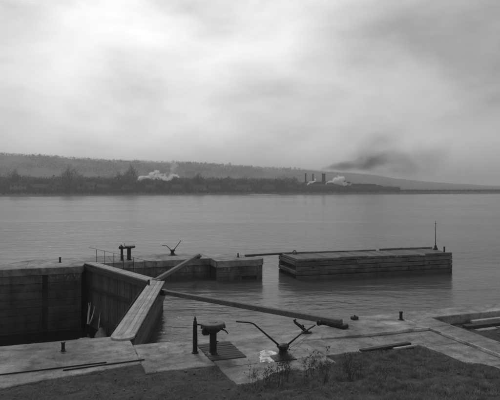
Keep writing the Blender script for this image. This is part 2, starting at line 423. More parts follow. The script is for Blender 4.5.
# ------------------------------------------------------------------ far lock wall (river wall)
fw = thing('lock_wall', 'far concrete river wall beyond the gates, ending in a rounded upstream nose', 'lock wall', 0, 0, 0)
fcore = [(-60, 33.35), (1.1, 33.35), (1.3, 34.35), (9.25, 34.25), (9.35, 32.75), (11.9, 32.75), (12.4, 33.2), (12.35, 33.9), (11.9, 34.75), (10.7, 35.8), (9.2, 36.6), (7.3, 37.2), (-2.2, 37.1), (-3.5, 35.2), (-60, 35.0)]
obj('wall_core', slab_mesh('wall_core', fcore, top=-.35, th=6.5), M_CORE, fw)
slab([(-60, 33.2), (-7.2 - g, 33.2), (-7.2 - g, 35.2), (-60, 35.1)], parent=fw, th=.4)
slab([(-7.2, 33.2), (-1.9, 33.2), (-1.9, 37.3), (-3.4, 35.3), (-7.2, 35.2)], parent=fw, th=.4)
slab([(-1.9 + g, 33.2), (1.15, 33.2), (1.35, 34.2), (3.0 - g, 34.1), (3.0 - g, 37.55), (-1.9 + g, 37.3)], parent=fw, th=.4)
slab([(3.0, 34.1), (6.1 - g, 34.1), (6.1 - g, 37.5), (3.0, 37.55)], parent=fw, th=.4)
slab([(6.1, 34.1), (9.15, 34.1), (9.2, 32.6), (9.22, 36.8), (7.3, 37.4), (6.1, 37.5)], parent=fw, th=.4)
slab([(9.24, 32.6), (11.95, 32.6), (12.3, 32.75), (12.52, 33.1), (12.55, 33.6), (12.0, 34.85), (10.75, 35.95), (9.24, 36.8)], parent=fw, th=.4)
# lifts of the chamber face: one formed course above another
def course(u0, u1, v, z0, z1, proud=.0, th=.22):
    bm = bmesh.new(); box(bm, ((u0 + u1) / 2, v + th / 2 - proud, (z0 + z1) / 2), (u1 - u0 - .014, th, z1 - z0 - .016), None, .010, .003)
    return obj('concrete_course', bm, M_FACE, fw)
z = -.42; k = 0
while z > -4.3:
    hgt = .42 + .04 * random.random()
    o = (k % 2) * 1.9
    for a, b in ((-13.5, -9.4 + o), (-9.4 + o, -5.5 + o * .6), (-5.5 + o * .6, -1.0), (-.72, 1.15)):
        course(a, b, 33.24, z - hgt, z, random.uniform(0, .03))
    z -= hgt; k += 1
obj('wall_slot', (lambda bm: (box(bm, (-.86, 33.40, -2.3), (.2, .1, 3.6)), bm)[1])(bmesh.new()), M_CORE, fw)
for z0, z1 in ((-.85, -.42), (-1.28, -.85), (-1.8, -1.28)):
    for a, b in ((1.4, 4.0), (4.0, 6.6), (6.6, 9.18)): course(a, b, 34.15, z0, z1, random.uniform(0, .025))
for z0, z1 in ((-.74, -.42), (-1.05, -.74)): course(9.24, 11.9, 32.66, z0, z1, .01)
course(9.24, 10.9, 32.66, -1.8, -1.05, .01)
bm = bmesh.new()
pr = [(11.9, 32.66), (12.27, 32.81), (12.47, 33.14), (12.5, 33.6), (11.95, 34.8), (11.6, 34.6), (12.1, 33.5), (11.9, 32.9)]
obj('nose_face', slab_mesh('nose_face', pr, top=-.415, th=1.5), M_FACE, fw)

# ------------------------------------------------------------------ mitre gates
def leaf(name, label, h, a, face):
    d = Vector((a[0] - h[0], a[1] - h[1])); Ln = d.length; ang = math.atan2(d.y, d.x)
    t = thing(name, label, 'lock gate', h[0], h[1], 0, ang)
    return t, Ln
# near leaf: its upstream face (local -y) looks at the camera
t, Ln = leaf('lock_gate', 'near leaf of the mitre gate with a wide pale plank walkway', GH, AP, 0)
bm = bmesh.new(); box(bm, (Ln / 2, 0, -3.1), (Ln, .34, 5.8)); obj('gate_frame', bm, M_GATE, t)
z = -.2; k = 0
while z > -3.0:
    hh = .26; pr = .13 if k % 3 == 1 else .04
    bm = bmesh.new(); box(bm, (0, 0, 0), (Ln - .12, pr + .1, hh - .022), None, .012, .004)
    obj('gate_beam', bm, M_GATE, t, (Ln / 2, -.17 - pr / 2, z - hh / 2)); z -= hh; k += 1
for i in range(13):
    bm = bmesh.new(); box(bm, (0, 0, 0), (Ln / 13 - .02, .06, 5.2), None, .01)
    obj('gate_plank', bm, M_GATEV, t, (Ln * (i + .5) / 13, .2, -2.85))
for x in (.12, Ln - .1):
    bm = bmesh.new(); tube(bm, [(x, 0, -5.9), (x, 0, -.14)], .24, 12); obj('gate_post', bm, M_GATE, t)
for i in range(4):
    bm = bmesh.new(); box(bm, (0, 0, 0), (Ln + .1, .178, .07), None, .01, .006)
    obj('walkway_plank', bm, M_WALK, t, (Ln / 2 + .05, -.225 + .184 * i, .035))
bm = bmesh.new(); lathe(bm, [(.34, -.12), (.35, .0)], 20); obj('walkway_end', bm, M_DARKW, t, (.02, .05, 0))
bm = bmesh.new(); lathe(bm, [(.362, .002), (.362, .066)], 24); obj('walkway_plank', bm, M_WALK, t, (.02, .051, 0))
for i in range(7):
    bm = bmesh.new(); box(bm, (0, 0, 0), (.12, .72, .09), None, .01); obj('walkway_bearer', bm, M_DARKW, t, (.5 + i * (Ln - 1) / 6, .05, -.05))
bm = bmesh.new(); box(bm, (0, 0, .16), (.1, .1, .34), None, .02); obj('stub_post', bm, M_IRON, t, (Ln - .95, .33, 0))

# far leaf: its downstream face (local -y... turned) looks at the camera
t, Ln = leaf('lock_gate', 'far leaf of the mitre gate, vertical planking and a thin pipe railing', FH, AP, 0)
bm = bmesh.new(); box(bm, (Ln / 2, .1, -3.1), (Ln, .30, 5.8)); obj('gate_frame', bm, M_GATE, t)
n = 30
for i in range(n):
    me_w = Ln / n - .022
    bm = bmesh.new(); box(bm, (0, 0, 0), (me_w, .05, 4.3), None, .008, .004)
    obj('gate_plank', bm, M_GATEV, t, (Ln * (i + .5) / n, -.085 - random.uniform(0, .02), -2.32))
for zc, pr in ((-.22, .11), (-1.35, .03), (-3.05, .09)):
    bm = bmesh.new(); box(bm, (0, 0, 0), (Ln - .1, .12, .24), None, .015, .005); obj('gate_beam', bm, M_GATE, t, (Ln / 2, -.15 - pr, zc))
bm = bmesh.new(); abox(bm, (.9 + Ln * .35, -.23, -3.3), (Ln * .86, -.23, -.4), .03, .07, .005); obj('diagonal_tie', bm, M_SPAR, t)
for x in (.12, Ln - .1):
    bm = bmesh.new(); tube(bm, [(x, 0, -5.9), (x, 0, -.14)], .24, 12); obj('gate_post', bm, M_GATE, t)
for i in range(3):
    bm = bmesh.new(); box(bm, (0, 0, 0), (Ln - .35, .2, .07), None, .01, .006)
    obj('walkway_plank', bm, M_WALK, t, (Ln / 2 - .15, -.19 + .212 * i, .035))
rl = bmesh.new()
for i in range(7):
    x = .15 + i * (Ln - 1.1) / 6
    bm = bmesh.new(); tube(bm, [(x, .42, -.3), (x, .42, .86)], .014, 6); obj('railing_post', bm, M_IRON, t)
for zr in (.85,):
    bm = bmesh.new(); tube(bm, [(-1.0, .42, zr), (0, .42, zr), (Ln - .9, .42, zr - .02)], .011, 6); obj('rail', bm, M_IRON, t)

# spars that push the leaves: from near the mitre to the walls
def spar(label, a, b, za, zb, wid, end=True):
    A, B = W(*a, za), W(*b, zb)
    o = bpy.data.objects.new('gate_spar', None); COL.objects.link(o); o.location = B
    tag(o, label, 'spar')
    bm = bmesh.new(); A_ = A - B; abox(bm, A_, (0, 0, 0), wid, wid, .02, .012)
    q = obj('beam', bm, M_SPAR, o)
    d = A_.normalized(); ang = math.atan2(d.y, d.x)
    bm = bmesh.new(); box(bm, (0, 0, 0), (.9, .3, .13), None, .03); obj('iron_shoe', bm, M_IRON, o, Vector((0, 0, -.09)) + d * .25, (0, 0, ang))
    bm = bmesh.new(); tube(bm, [(0, -.26, 0), (0, .26, 0)], .08, 10); obj('roller', bm, M_IRON, o, Vector((0, 0, -.08)) + d * .75, (0, 0, ang))
    bm = bmesh.new(); box(bm, (0, 0, 0), (.25, wid + .06, wid + .06), None, .01); obj('iron_strap', bm, M_IRON, o, A_ * .985, (0, 0, ang))
spar('long timber spar slanting from the mitre to the near wall over the river water', (4.38, 24.7), (8.75, 15.85), -.16, .16, .2)
spar('shorter-looking timber spar running from the mitre back to the far wall top', (4.35, 26.75), (8.65, 35.0), -.02, .14, .2)

# leaking water on the far leaf
t = thing('water_leak', 'white forked jets of leaking water on the far gate leaf beside its hinge', 'leaking water', 1.75, 33.7, ZL)
LA = math.atan2(AP[1] - FH[1], AP[0] - FH[0])
def jet(t, p, rr):
    bm = bmesh.new(); tube(bm, p, [x * .62 for x in rr], 7); bmesh.ops.subdivide_edges(bm, edges=bm.edges[:], cuts=1)
    for q in bm.verts: q.co += Vector([random.uniform(-.02, .02) for _ in range(3)])
    obj('water_jet', bm, M_FOAM, t)
t.location = W(FH[0], FH[1], ZL); t.rotation_euler = (0, 0, TH + LA)
jet(t, [(.75, -.3, 1.45), (.85, -.36, 1.1), (1.0, -.44, .65), (1.1, -.5, .3)], [.025, .05, .06, .08])
jet(t, [(1.0, -.3, 1.55), (1.05, -.36, 1.2), (1.1, -.44, .75), (1.15, -.5, .35)], [.015, .03, .045, .06])
jet(t, [(1.6, -.3, 1.4), (1.62, -.38, 1.0), (1.5, -.45, .6), (1.3, -.5, .32)], [.025, .05, .055, .07])
t = thing('water_leak', 'single thin white trickle down the far gate leaf, right of the forked jets', 'leaking water', FH[0], FH[1], ZL, LA)
jet(t, [(2.45, -.3, 1.25), (2.46, -.36, .8), (2.44, -.42, .3)], [.012, .025, .035])
def mound(label, u, v, r, h, mat, name='foam_mound', cat='foam'):
    bm = bmesh.new(); lathe(bm, [(1, -.05), (.72, .35), (.38, .75), (.1, 1.0)], 18)
    bmesh.ops.subdivide_edges(bm, edges=bm.edges[:], cuts=1)
    for q in bm.verts:
        q.co = Vector((q.co.x * r, q.co.y * r, q.co.z * h)) + Vector([random.uniform(-.025, .025) for _ in range(3)])
    for f in bm.faces: f.smooth = True
    return tag(obj(name, bm, mat, None, W(u, v, ZL)), label, cat)
M_CHURN = plain('churned_water', .3, .6, scale=5, var=.5)
mound('grey heap of churned foam in the low water at the foot of the far leaf', 2.1, 31.2, .36, .5, M_CHURN)
mound('small flat white patch of foam on the low water below the forked jets', 1.2, 30.9, .38, .06, M_FOAM)

# ------------------------------------------------------------------ machinery on the walls
def bollard(label, u, v, h=.27, r=.05):
    t = thing('bollard', label, 'bollard', u, v, 0)
    bm = bmesh.new(); lathe(bm, [(r * 1.5, 0), (r * 1.4, .03), (r, .05), (r * .95, h - .06), (r * 1.25, h - .045), (r * 1.2, h - .01), (r * .7, h)], 12); obj('post', bm, M_IRON, t)
    bm = bmesh.new(); lathe(bm, [(r * 2.1, 0), (r * 2.1, .015)], 12); obj('base_plate', bm, M_IRON, t)
bollard('small dark iron bollard on the near wall, left foreground', .06, 16.2)
bollard('small dark iron bollard on the near wall coping, right of the spar end', 11.24, 16.1, .3, .055)
bollard('small dark iron bollard on the far wall left of the gate', -.05, 35.3, .34, .06)
bollard('thin iron bollard on the far wall near its upstream nose', 11.1, 34.1, .26, .05)
for u in (11.0, 11.5):
    pass

def valve_stand(label, u, v, rot=0.0):
    t = thing('valve_stand', label, 'valve stand', u, v, 0, rot, 'gate valve operating machines')
    bm = bmesh.new(); lathe(bm, [(.19, 0), (.19, .035), (.12, .05), (.1, .09), (.098, .68), (.13, .7), (.13, .74)], 16); clm = obj('column', bm, M_IRON, t)
    for k in range(6):
        bm = bmesh.new(); a = k * math.pi / 3; tube(bm, [(.155 * math.cos(a), .155 * math.sin(a), .03), (.155 * math.cos(a), .155 * math.sin(a), .06)], .015, 6); obj('bolt', bm, M_IRON, clm)
    for k in range(4):
        a = k * math.pi / 2 + .4; bm = bmesh.new(); abox(bm, (.08 * math.cos(a), .08 * math.sin(a), .05), (.085 * math.cos(a), .085 * math.sin(a), .68), .05, .03, .004); obj('rib', bm, M_IRON, clm)
    bm = bmesh.new(); lathe(bm, [(.16, .62), (.27, .72), (.335, .76), (.345, .80), (.335, .855), (.3, .875), (.12, .885), (.1, .9)], 12); hs = obj('gear_housing', bm, M_HOUS, t)
    for k in range(12):
        a = k * math.pi / 6; bm = bmesh.new(); box(bm, (0, 0, 0), (.05, .05, .06), None, .008)
        obj('housing_lug', bm, M_IRON, hs, (.33 * math.cos(a), .33 * math.sin(a), .765), (0, 0, a))
    bm = bmesh.new(); box(bm, (-.22, -.03, .64), (.2, .16, .16), None, .03); tube(bm, [(-.1, 0, .66), (.1, 0, .66)], .06, 8); obj('gearbox', bm, M_IRON, t)
    bm = bmesh.new(); tube(bm, [(.2, -.05, .70), (.33, -.09, .65), (.4, -.11, .56)], [.028, .02, .016], 7); obj('crank_handle', bm, M_IRON, t)
    return t
M_HOUS = plain('worn_iron_cover', .05, .5)
M_STAIN = plain('rust_stain', .05, .9, scale=4, var=.4)
bm = None
t = thing('timber_hatch', 'dark planked hatch let into the slab under the near valve stand', 'hatch', 4.28, 14.72, 0)
for i in range(9):
    bm = bmesh.new(); box(bm, (0, 0, 0), (1.0, .155, .03), None, .006, .005); obj('hatch_plank', bm, M_HATCH if False else M_DARKW, t, (random.uniform(-.02, .02), -.70 + .172 * i, .014))
valve_stand('round-topped iron valve stand on the near wall beside a slim iron post', 4.0, 14.53)
t = thing('indicator_post', 'slim dark iron post with pointed finial, left of the near valve stand', 'post', 3.55, 14.79, 0)
bm = bmesh.new(); lathe(bm, [(.1, 0), (.1, .03), (.07, .05), (.062, .8), (.05, .86)], 12); obj('shaft', bm, M_IRON, t)
bm = bmesh.new(); lathe(bm, [(.05, .86), (.055, .88), (.03, .92), (.042, .95), (.012, 1.02), (.004, 1.06)], 10); obj('finial', bm, M_IRON, t)
bm = bmesh.new(); tube(bm, [(.04, 0, .80), (.2, -.09, .79), (.26, -.12, .78)], .02, 7); obj('connecting_rod', bm, M_IRON, t)
t = thing('iron_cleat', 'small flat iron cleat on the slab between post and valve stand', 'cleat', 4.3, 15.42, 0)
bm = bmesh.new(); box(bm, (0, 0, .04), (.12, .06, .05), None, .015); tube(bm, [(-.11, 0, .075), (.11, 0, .075)], .018, 7); obj('horn', bm, M_IRON, t)

# valve stand of the far wall: two columns under one cap
t = thing('valve_stand', 'two-legged dark iron valve stand on the far wall top behind the gate', 'valve stand', 3.91, 35.1, 0, .15)
for x, r in ((-.26, .085), (.2, .13)):
    bm = bmesh.new(); lathe(bm, [(r * 1.6, 0), (r * 1.6, .04), (r, .06), (r * .95, .72), (r * 1.2, .76)], 12, (x, 0, 0)); obj('column', bm, M_IRON, t)
bm = bmesh.new(); lathe(bm, [(.1, .72), (.3, .76), (.33, .8), (.33, .86), (.27, .9)], 12, (.28, 0, 0)); obj('gear_housing', bm, M_IRON, t)
bm = bmesh.new(); box(bm, (-.2, 0, .78), (.5, .22, .12), None, .03); obj('cap_beam', bm, M_IRON, t)
bm = bmesh.new(); lathe(bm, [(.14, .74), (.14, .9), (.05, .92), (.04, .99)], 10, (-.3, 0, 0)); obj('indicator', bm, M_IRON, t)
bm = bmesh.new(); tube(bm, [(-.06, .0, .86), (-.1, -.02, 1.08)], [.02, .012], 6); obj('crank_handle', bm, M_IRON, t)

def capstan(label, u, v, left, right, rot=0.0, extra=True):
    t = thing('capstan', label, 'capstan', u, v, 0, rot - TH)
    bm = bmesh.new(); lathe(bm, [(.24, 0), (.25, .03), (.2, .06), (.13, .12), (.105, .2), (.12, .26), (.15, .29), (.15, .35), (.1, .38), (.05, .4)], 18); dr = obj('drum', bm, M_IRON, t)
    bm = bmesh.new(); box(bm, (0, 0, 0), (.62, .5, .03), None, .008); obj('base_plate', bm, M_IRON, t, (0, 0, .012), (0, 0, .3))
    for k in range(5):
        a = k * 2 * math.pi / 5 + .3; bm = bmesh.new(); box(bm, (0, 0, 0), (.07, .05, .09), None, .01); obj('bar_socket', bm, M_IRON, dr, (.14 * math.cos(a), .14 * math.sin(a), .32), (0, 0, a))
    bm = bmesh.new(); tube(bm, left, [.03] + [.022] * (len(left) - 1), 8); obj('bar', bm, M_IRON, t)
    bm = bmesh.new(); tube(bm, right, [.03] + [.021] * (len(right) - 1), 8); obj('bar', bm, M_IRON, t)
capstan('iron capstan with two long raised bars on the near wall beside the pale spill', 5.70, 13.56,
        [(-.08, 0, .32), (-.80, .0, .93), (-.92, .01, .965), (-1.28, .03, .985)], [(.08, 0, .32), (.5, .2, .60), (.93, .45, .78)])
capstan('small looking capstan with raised bars on the far wall top', 7.2, 36.6,
        [(-.05, 0, .3), (-.42, .1, .62), (-.52, .12, .66), (-.72, .15, .63)], [(.05, 0, .3), (.36, 0, .68), (.58, 0, 1.0)])
t = thing('rope', 'thin pale line running from the near capstan back over the slab', 'rope', 0, 0)
bm = bmesh.new(); tube(bm, [(5.8, 13.6, .2), (6.3, 14.2, .1), (7.1, 15.1, .03), (7.5, 15.5, .02)], .008, 5); obj('strand', bm, M_SPAR, t)
# the hooked iron at the wall edge
t = thing('hooked_bracket', 'bent dark iron hook standing at the near wall edge behind the capstan', 'hook', 7.3, 15.65, 0, -TH)
bm = bmesh.new(); tube(bm, [(.1, 0, .03), (.0, 0, .12), (-.12, .02, .22), (-.27, .03, .33), (-.31, .03, .4), (-.25, .02, .43)], [.06, .055, .05, .045, .04, .03], 8); obj('arm', bm, M_IRON, t)
bm = bmesh.new(); tube(bm, [(-.1, 0, .2), (-.02, 0, .25), (.0, 0, .2)], [.04, .03, .02], 7); obj('tooth', bm, M_IRON, t)
bm = bmesh.new(); box(bm, (.08, 0, .03), (.34, .16, .06), None, .02); obj('foot', bm, M_IRON, t)

t = thing('corner_block', 'low dark block for the dark patch at the corner where the near wall steps out', 'timber block', 9.75, 16.7, 0)
bm = bmesh.new(); box(bm, (0, 0, .05), (.26, .2, .12), None, .03, .015); obj('block', bm, M_DARKW, t)  # dark block set over the small dark patch at the step corner
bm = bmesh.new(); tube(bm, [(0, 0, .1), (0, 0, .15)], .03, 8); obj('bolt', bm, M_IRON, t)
# two thin rods along the back of the wall, left foreground
for lab, a, b in (('long thin dark iron rod lying along the near wall, outer of two', (-1.5, 14.60), (1.14, 14.72)), ('long thin dark iron rod lying along the near wall, closest to the bank', (.05, 14.44), (2.12, 14.62))):
    bm = bmesh.new(); A, B = W(*a, .02), W(*b, .02)
    if a[0] < -1: A = W(-6, 14.45, .02)
    tube(bm, [A - B, (A - B) * .6 + Vector((0, .012, 0)), (A - B) * .3, (0, 0, 0)], .017, 7)
    tag(obj('iron_rod', bm, M_PIPE, None, B), lab, 'rod')

# ------------------------------------------------------------------ timber crib in the river and the boom to it
A, B = (14.15, 31.35), (25.75, 30.85)
ang = math.atan2(B[1] - A[1], B[0] - A[0]); CL = math.dist(A, B); CW = 3.5
t = thing('timber_crib', 'long low timber crib standing in the river upstream of the far wall', 'timber crib', A[0], A[1], ZW, ang)
top = -ZW - .02
bm = bmesh.new(); box(bm, (CL / 2, CW / 2, top / 2 - .45), (CL - .5, CW - .5, top + .5)); obj('fill', bm, M_CORE, t)
zs = -.35; k = 0
hh = (top - .1 - zs) / 5
for k in range(5):
    zc = zs + hh * (k + .5)
    cuts = [0, CL * (.36 + .13 * (k % 2)), CL * (.70 + .1 * (k % 2)), CL]
    for a, b in zip(cuts, cuts[1:]):
        for y in (.14, CW - .14):
            bm = bmesh.new(); box(bm, (0, 0, 0), (b - a - .02, .28, hh - .035), None, .022, .008)
            obj('crib_timber', bm, M_CRIB, t, ((a + b) / 2, y + random.uniform(-.03, .03), zc + random.uniform(-.008, .008)), (random.uniform(-.03, .03), random.uniform(-.0015, .0015), 0))
    for x in (.14, CL - .14):
        if k % 2 == 0 or x > 1:
            bm = bmesh.new(); box(bm, (0, 0, 0), (.28, CW - .58, hh - .04), None, .022, .008)
            obj('crib_timber', bm, M_CRIB, t, (x, CW / 2, zc))
n = 38
for i in range(n):
    bm = bmesh.new(); box(bm, (0, 0, 0), (CL / n - .015, CW + random.uniform(-.08, .05), .085), None, .01, .006)
    obj('deck_plank', bm, M_DECK, t, (CL * (i + .5) / n, CW / 2, top - .045 + random.uniform(-.008, .012)))
for y in (.1, CW - .1):
    x = 0
    while x < CL - .3:
        l = min(random.uniform(1.3, 3.4), CL - x)
        hgt = random.uniform(.05, .14)
        bm = bmesh.new(); box(bm, (0, 0, 0), (l - .03, random.uniform(.13, .2), hgt), Matrix.Rotation(random.uniform(-.008, .008), 3, 'Y'), .02, .014); obj('rim_timber', bm, M_CRIB, t, (x + l / 2, y + random.uniform(-.02, .03), top + hgt / 2 - .005))
        x += l + (random.uniform(.1, .5) if random.random() < .3 else 0)
bm = bmesh.new(); box(bm, (0, 0, 0), (.16, CW - .4, .1), None, .02, .01); obj('rim_timber', bm, M_CRIB, t, (.12, CW / 2, top + .045))
for x, z in ((5.9, .62), (1.1, .75), (9.7, .7)):
    bm = bmesh.new(); tube(bm, [(x, -.03, z), (x, .1, z)], .07, 10); obj('bolt_head', bm, M_IRON, t)
for c_ in t.children:      # the river end of the crib is skewed
    c_.data = c_.data.copy() if c_.data.users > 1 else c_.data
    l = c_.location.copy(); rm = c_.rotation_euler.to_matrix(); c_.location = (0, 0, 0); c_.rotation_euler = (0, 0, 0)
    for q in c_.data.vertices:
        p = rm @ q.co + l; q.co = Vector((p.x * (1 + .02 * p.y), p.y, p.z))
def on_crib(x, y): # local -> uv
    x *= 1 + .02 * y
    return A[0] + x * math.cos(ang) - y * math.sin(ang), A[1] + x * math.sin(ang) + y * math.cos(ang)
u, v = on_crib(CL - .12, CW - .95)
t = thing('signal_mast', 'tall thin mast standing on the upstream end of the timber crib', 'mast', u, v, -.02)
bm = bmesh.new(); tube(bm, [(0, 0, 0), (.01, 0, 1.1), (0, 0, 2.15)], [.032, .026, .016], 7); obj('pole', bm, M_IRON, t)
bm = bmesh.new(); lathe(bm, [(.17, 0), (.16, .1), (.09, .2), (.07, .34)], 10); obj('base', bm, M_IRON, t)
bm = bmesh.new(); tube(bm, [(-.07, 0, 1.95), (.07, 0, 1.95)], .02, 6); obj('lantern_hook', bm, M_IRON, t)
u, v = on_crib(CL - .25, .8)
bollard('short dark post at the upstream corner of the timber crib', u, v, .42, .06)
u, v = on_crib(.95, 3.0)
t = thing('mooring_ring', 'arched iron mooring ring upright on the downstream part of the crib', 'mooring ring', u, v, -.0)
bm = bmesh.new(); tube(bm, [(.12 * math.cos(a), 0, .12 + .12 * math.sin(a)) for a in np.linspace(-math.pi * .1, math.pi * 1.1, 14)], .035, 8); obj('ring', bm, M_IRON, t)
bm = bmesh.new(); box(bm, (0, 0, .04), (.34, .2, .06), None, .02); obj('base_plate', bm, M_IRON, t)
a, b = W(11.6, 34.1, .08), W(14.45, 34.45, .05)
bm = bmesh.new(); abox(bm, a - b, (0, 0, 0), .2, .12, .02, .01)
tag(obj('boom_timber', bm, M_DARKW, None, b), 'narrow dark timber footway bridging from the far wall nose to the crib', 'footway')

# ------------------------------------------------------------------ apron edge boards, backfill timbers
def board(name, label, cat, u0, v0, u1, v1, z, wid, th, mat, zr=0.0):
    a, b = W(u0, v0, z), W(u1, v1, z + zr)
    bm = bmesh.new(); abox(bm, (a - b) / 2, (b - a) / 2, wid, th, .01, .008)
    tag(obj(name, bm, mat, None, (a + b) / 2), label, cat)
board('plank', 'dark plank lying along the back edge of the sunken apron', 'plank', 8.0, 13.36, 9.72, 13.50, .03, .17, .07, M_DARKW)
board('board', 'short pale board beside the dark plank at the apron edge', 'board', 9.0, 13.24, 9.8, 13.28, .02, .10, .04, M_PALEW)
board('timber', 'long pale board on the backfill behind the river strip, nearest the wall', 'board', 13.9, 15.62, 17.6, 15.75, -.18, .2, .09, M_PALEW)
board('timber', 'second pale board on the backfill, lying in front of the longer one', 'board', 13.5, 14.95, 15.1, 15.0, -.3, .22, .07, M_PALEW)
board('timber', 'heavy dark timber lying between the two pale boards', 'timber', 13.3, 15.3, 17.9, 15.35, -.28, .25, .2, M_DARKW)
board('timber', 'dark timber in the backfill behind the pale boards, nearest the camera', 'timber', 13.6, 14.6, 17.4, 14.62, -.38, .25, .15, M_DARKW)

# ------------------------------------------------------------------ grass and weeds
def in_grass(u, v):
    if v < 13.3 and u < 9.9 and u > 6.6: return True
    if 3.95 < u <= 6.7 and v < 11.95 + max(0, (u - 4.3)) * .6: return True
    return False
P_, F_ = [], []
def blade(u, v, z, h, wd):
    a = random.uniform(0, 6.28); ln = random.uniform(.1, .8) * h; b = random.uniform(0, 6.28)
    c = W(u, v, z); dx, dy = math.cos(a) * wd, math.sin(a) * wd; k = len(P_)
    P_.extend([(c.x - dx, c.y - dy, z), (c.x + dx, c.y + dy, z), (c.x + math.cos(b) * ln * .35, c.y + math.sin(b) * ln * .35, z + h * .6), (c.x + math.cos(b) * ln, c.y + math.sin(b) * ln, z + h)])
    F_.extend([(k, k + 1, k + 2), (k + 2, k + 1, k + 3)])
cnt = 0
while cnt < 50000:
    u, v = random.uniform(3.9, 9.95), random.uniform(8.7, 13.4)
    if not in_grass(u, v): continue
    dn = .12 + noise.noise(Vector((u * 1.1, v * 1.6, 8))) + .6 * noise.noise(Vector((u * 4, v * 4, 3)))
    if random.random() > .36 + dn * 1.5: continue
    z = gz(u, v) - .004
    blade(u, v, z, random.uniform(.02, .08) * (1 + 1.2 * max(0, dn)), random.uniform(.003, .008)); cnt += 1
cnt = 0
while cnt < 9000:     # sparse tufts over the dark bank at the left
    u, v = random.uniform(-4, 3.8), random.uniform(10.5, 14.25)
    if inside_concrete(u, v): continue
    if noise.noise(Vector((u * 1.5, v * 1.5, 4))) < .05: cnt += .2; continue
    blade(u, v, gz(u, v) - .004, random.uniform(.03, .09), random.uniform(.004, .008)); cnt += 1
tag(obj('dry_grass', pydata('dry_grass', P_, F_), M_GRASS), 'short dead winter grass on the bank behind the apron', 'grass', kind='stuff')
# pebbles and clods on the bank
bm = bmesh.new()
for _ in range(6500):
    u, v = random.uniform(-4, 17), random.uniform(10, 16)
    if inside_concrete(u, v) or noise.noise(Vector((u, v, 2))) < random.uniform(-.5, .3): continue
    r = random.choice((.006, .008, .01, .012, .015, .02, .035)) * random.uniform(.7, 1.3)
    z = gz(u, v) + r * .3
    q = bmesh.ops.create_icosphere(bm, subdivisions=1, radius=r)['verts']; c = W(u, v, z); sq = random.uniform(.5, .9)
    for x in q: x.co = Vector((x.co.x * random.uniform(.8, 1.2), x.co.y * random.uniform(.8, 1.2), x.co.z * sq)) + c
tag(obj('rubble', bm, M_MUD), 'loose clods and small stones scattered over the dark earth bank', 'rubble', kind='stuff')

weed_meshes = []
for k in range(5):
    bm = bmesh.new()
    for s in range(random.choice((2, 3, 4))):
        hgt = random.uniform(.35, .8); a = random.uniform(0, 6.28); x0, y0 = random.uniform(-.12, .12), random.uniform(-.05, .05)
        lx, ly = math.cos(a) * .06, math.sin(a) * .06
        pts = [(x0, y0, -.1), (x0 + lx * .5, y0 + ly * .5, hgt * .5), (x0 + lx, y0 + ly, hgt)]
        tube(bm, pts, [.006, .005, .003], 4)
        for b in range(random.randint(4, 8)):
            f = random.uniform(.35, 1); a = random.uniform(0, 6.28); l = random.uniform(.05, .16) * (1.2 - f * .6)
            p = Vector((x0 + lx * f, y0 + ly * f, hgt * f)); e = p + Vector((math.cos(a) * l, math.sin(a) * l, l * random.uniform(.6, 1.3)))
            tube(bm, [p, e], [.003, .002], 3)
            for _ in range(3):
                q = bmesh.ops.create_icosphere(bm, subdivisions=1, radius=random.uniform(.006, .014))['verts']
                o = e + Vector([random.uniform(-.015, .015) for _ in range(3)])
                for x in q: x.co += o
    me = bpy.data.meshes.new('weed'); bm.to_mesh(me); bm.free(); me.materials.append(M_WEED); weed_meshes.append(me)
for i in range(34):
    px = random.choice((random.gauss(275, 12), random.gauss(333, 16), random.uniform(255, 360))) if i < 28 else random.uniform(190, 400); py = random.uniform(375, 397)
    D = (H + .1) * 540 / (py - 187); X = (px - 250) / 540 * D; u, v = UV(X, D)
    if inside_concrete(u, v): v -= .8
    if inside_concrete(u, v): continue
    o = obj('dry_weed', weed_meshes[i % 5], None, None, W(u, v, gz(u, v)), (random.gauss(0, .16), random.gauss(0, .16), random.uniform(0, 6.28)))
    s = random.uniform(.5, 1.05); o.scale = (s, s, s)
    tag(o, 'thin dead weed stalks standing in the grass of the near bank', 'weed', 'dead weed stalks on the near bank')

# ------------------------------------------------------------------ far shore: trees, houses, mill, smoke
def twig_crown(n, rx, rz, z0, wd, ln, seed, name):
    r = np.random.default_rng(seed)
    V, F = [], []
    for i in range(n):
        d = r.normal(size=3); d /= np.linalg.norm(d); rad = r.uniform(.35, 1) ** .6
        lump = 1 + .35 * math.sin(d[0] * 5 + seed) * math.sin(d[1] * 4) + .2 * math.sin(d[2] * 7)
        c = np.array([d[0] * rx * rad * lump, d[1] * rx * rad * lump, z0 + rz + d[2] * rz * rad * lump])
        out = d * .6 + np.array([0, 0, .7]) + r.normal(size=3) * .35; out /= np.linalg.norm(out)
        s = np.cross(out, r.normal(size=3)); s /= np.linalg.norm(s) + 1e-6
        l = ln * r.uniform(.5, 1.2); k = len(V)
        V += [c - s * wd, c + s * wd, c + out * l]; F.append((k, k + 1, k + 2))
    return pydata(name, V, F)
def trunk_mesh(h, seed):
    rr = random.Random(seed); bm = bmesh.new()
    tube(bm, [(0, 0, -.5), (.1, 0, h * .3), (rr.uniform(-.3, .3), 0, h * .75)], [.28, .2, .07], 6)
    for k in range(6):
        a = rr.uniform(0, 6.28); z0 = h * rr.uniform(.2, .5); l = h * .4
        tube(bm, [(0, 0, z0), (math.cos(a) * l * .35, math.sin(a) * l * .35, z0 + l * .55), (math.cos(a) * l * .6, math.sin(a) * l * .6, z0 + l)], [.11, .07, .02], 5)
    me = bpy.data.meshes.new('trunk'); bm.to_mesh(me); bm.free(); return me
kinds = []
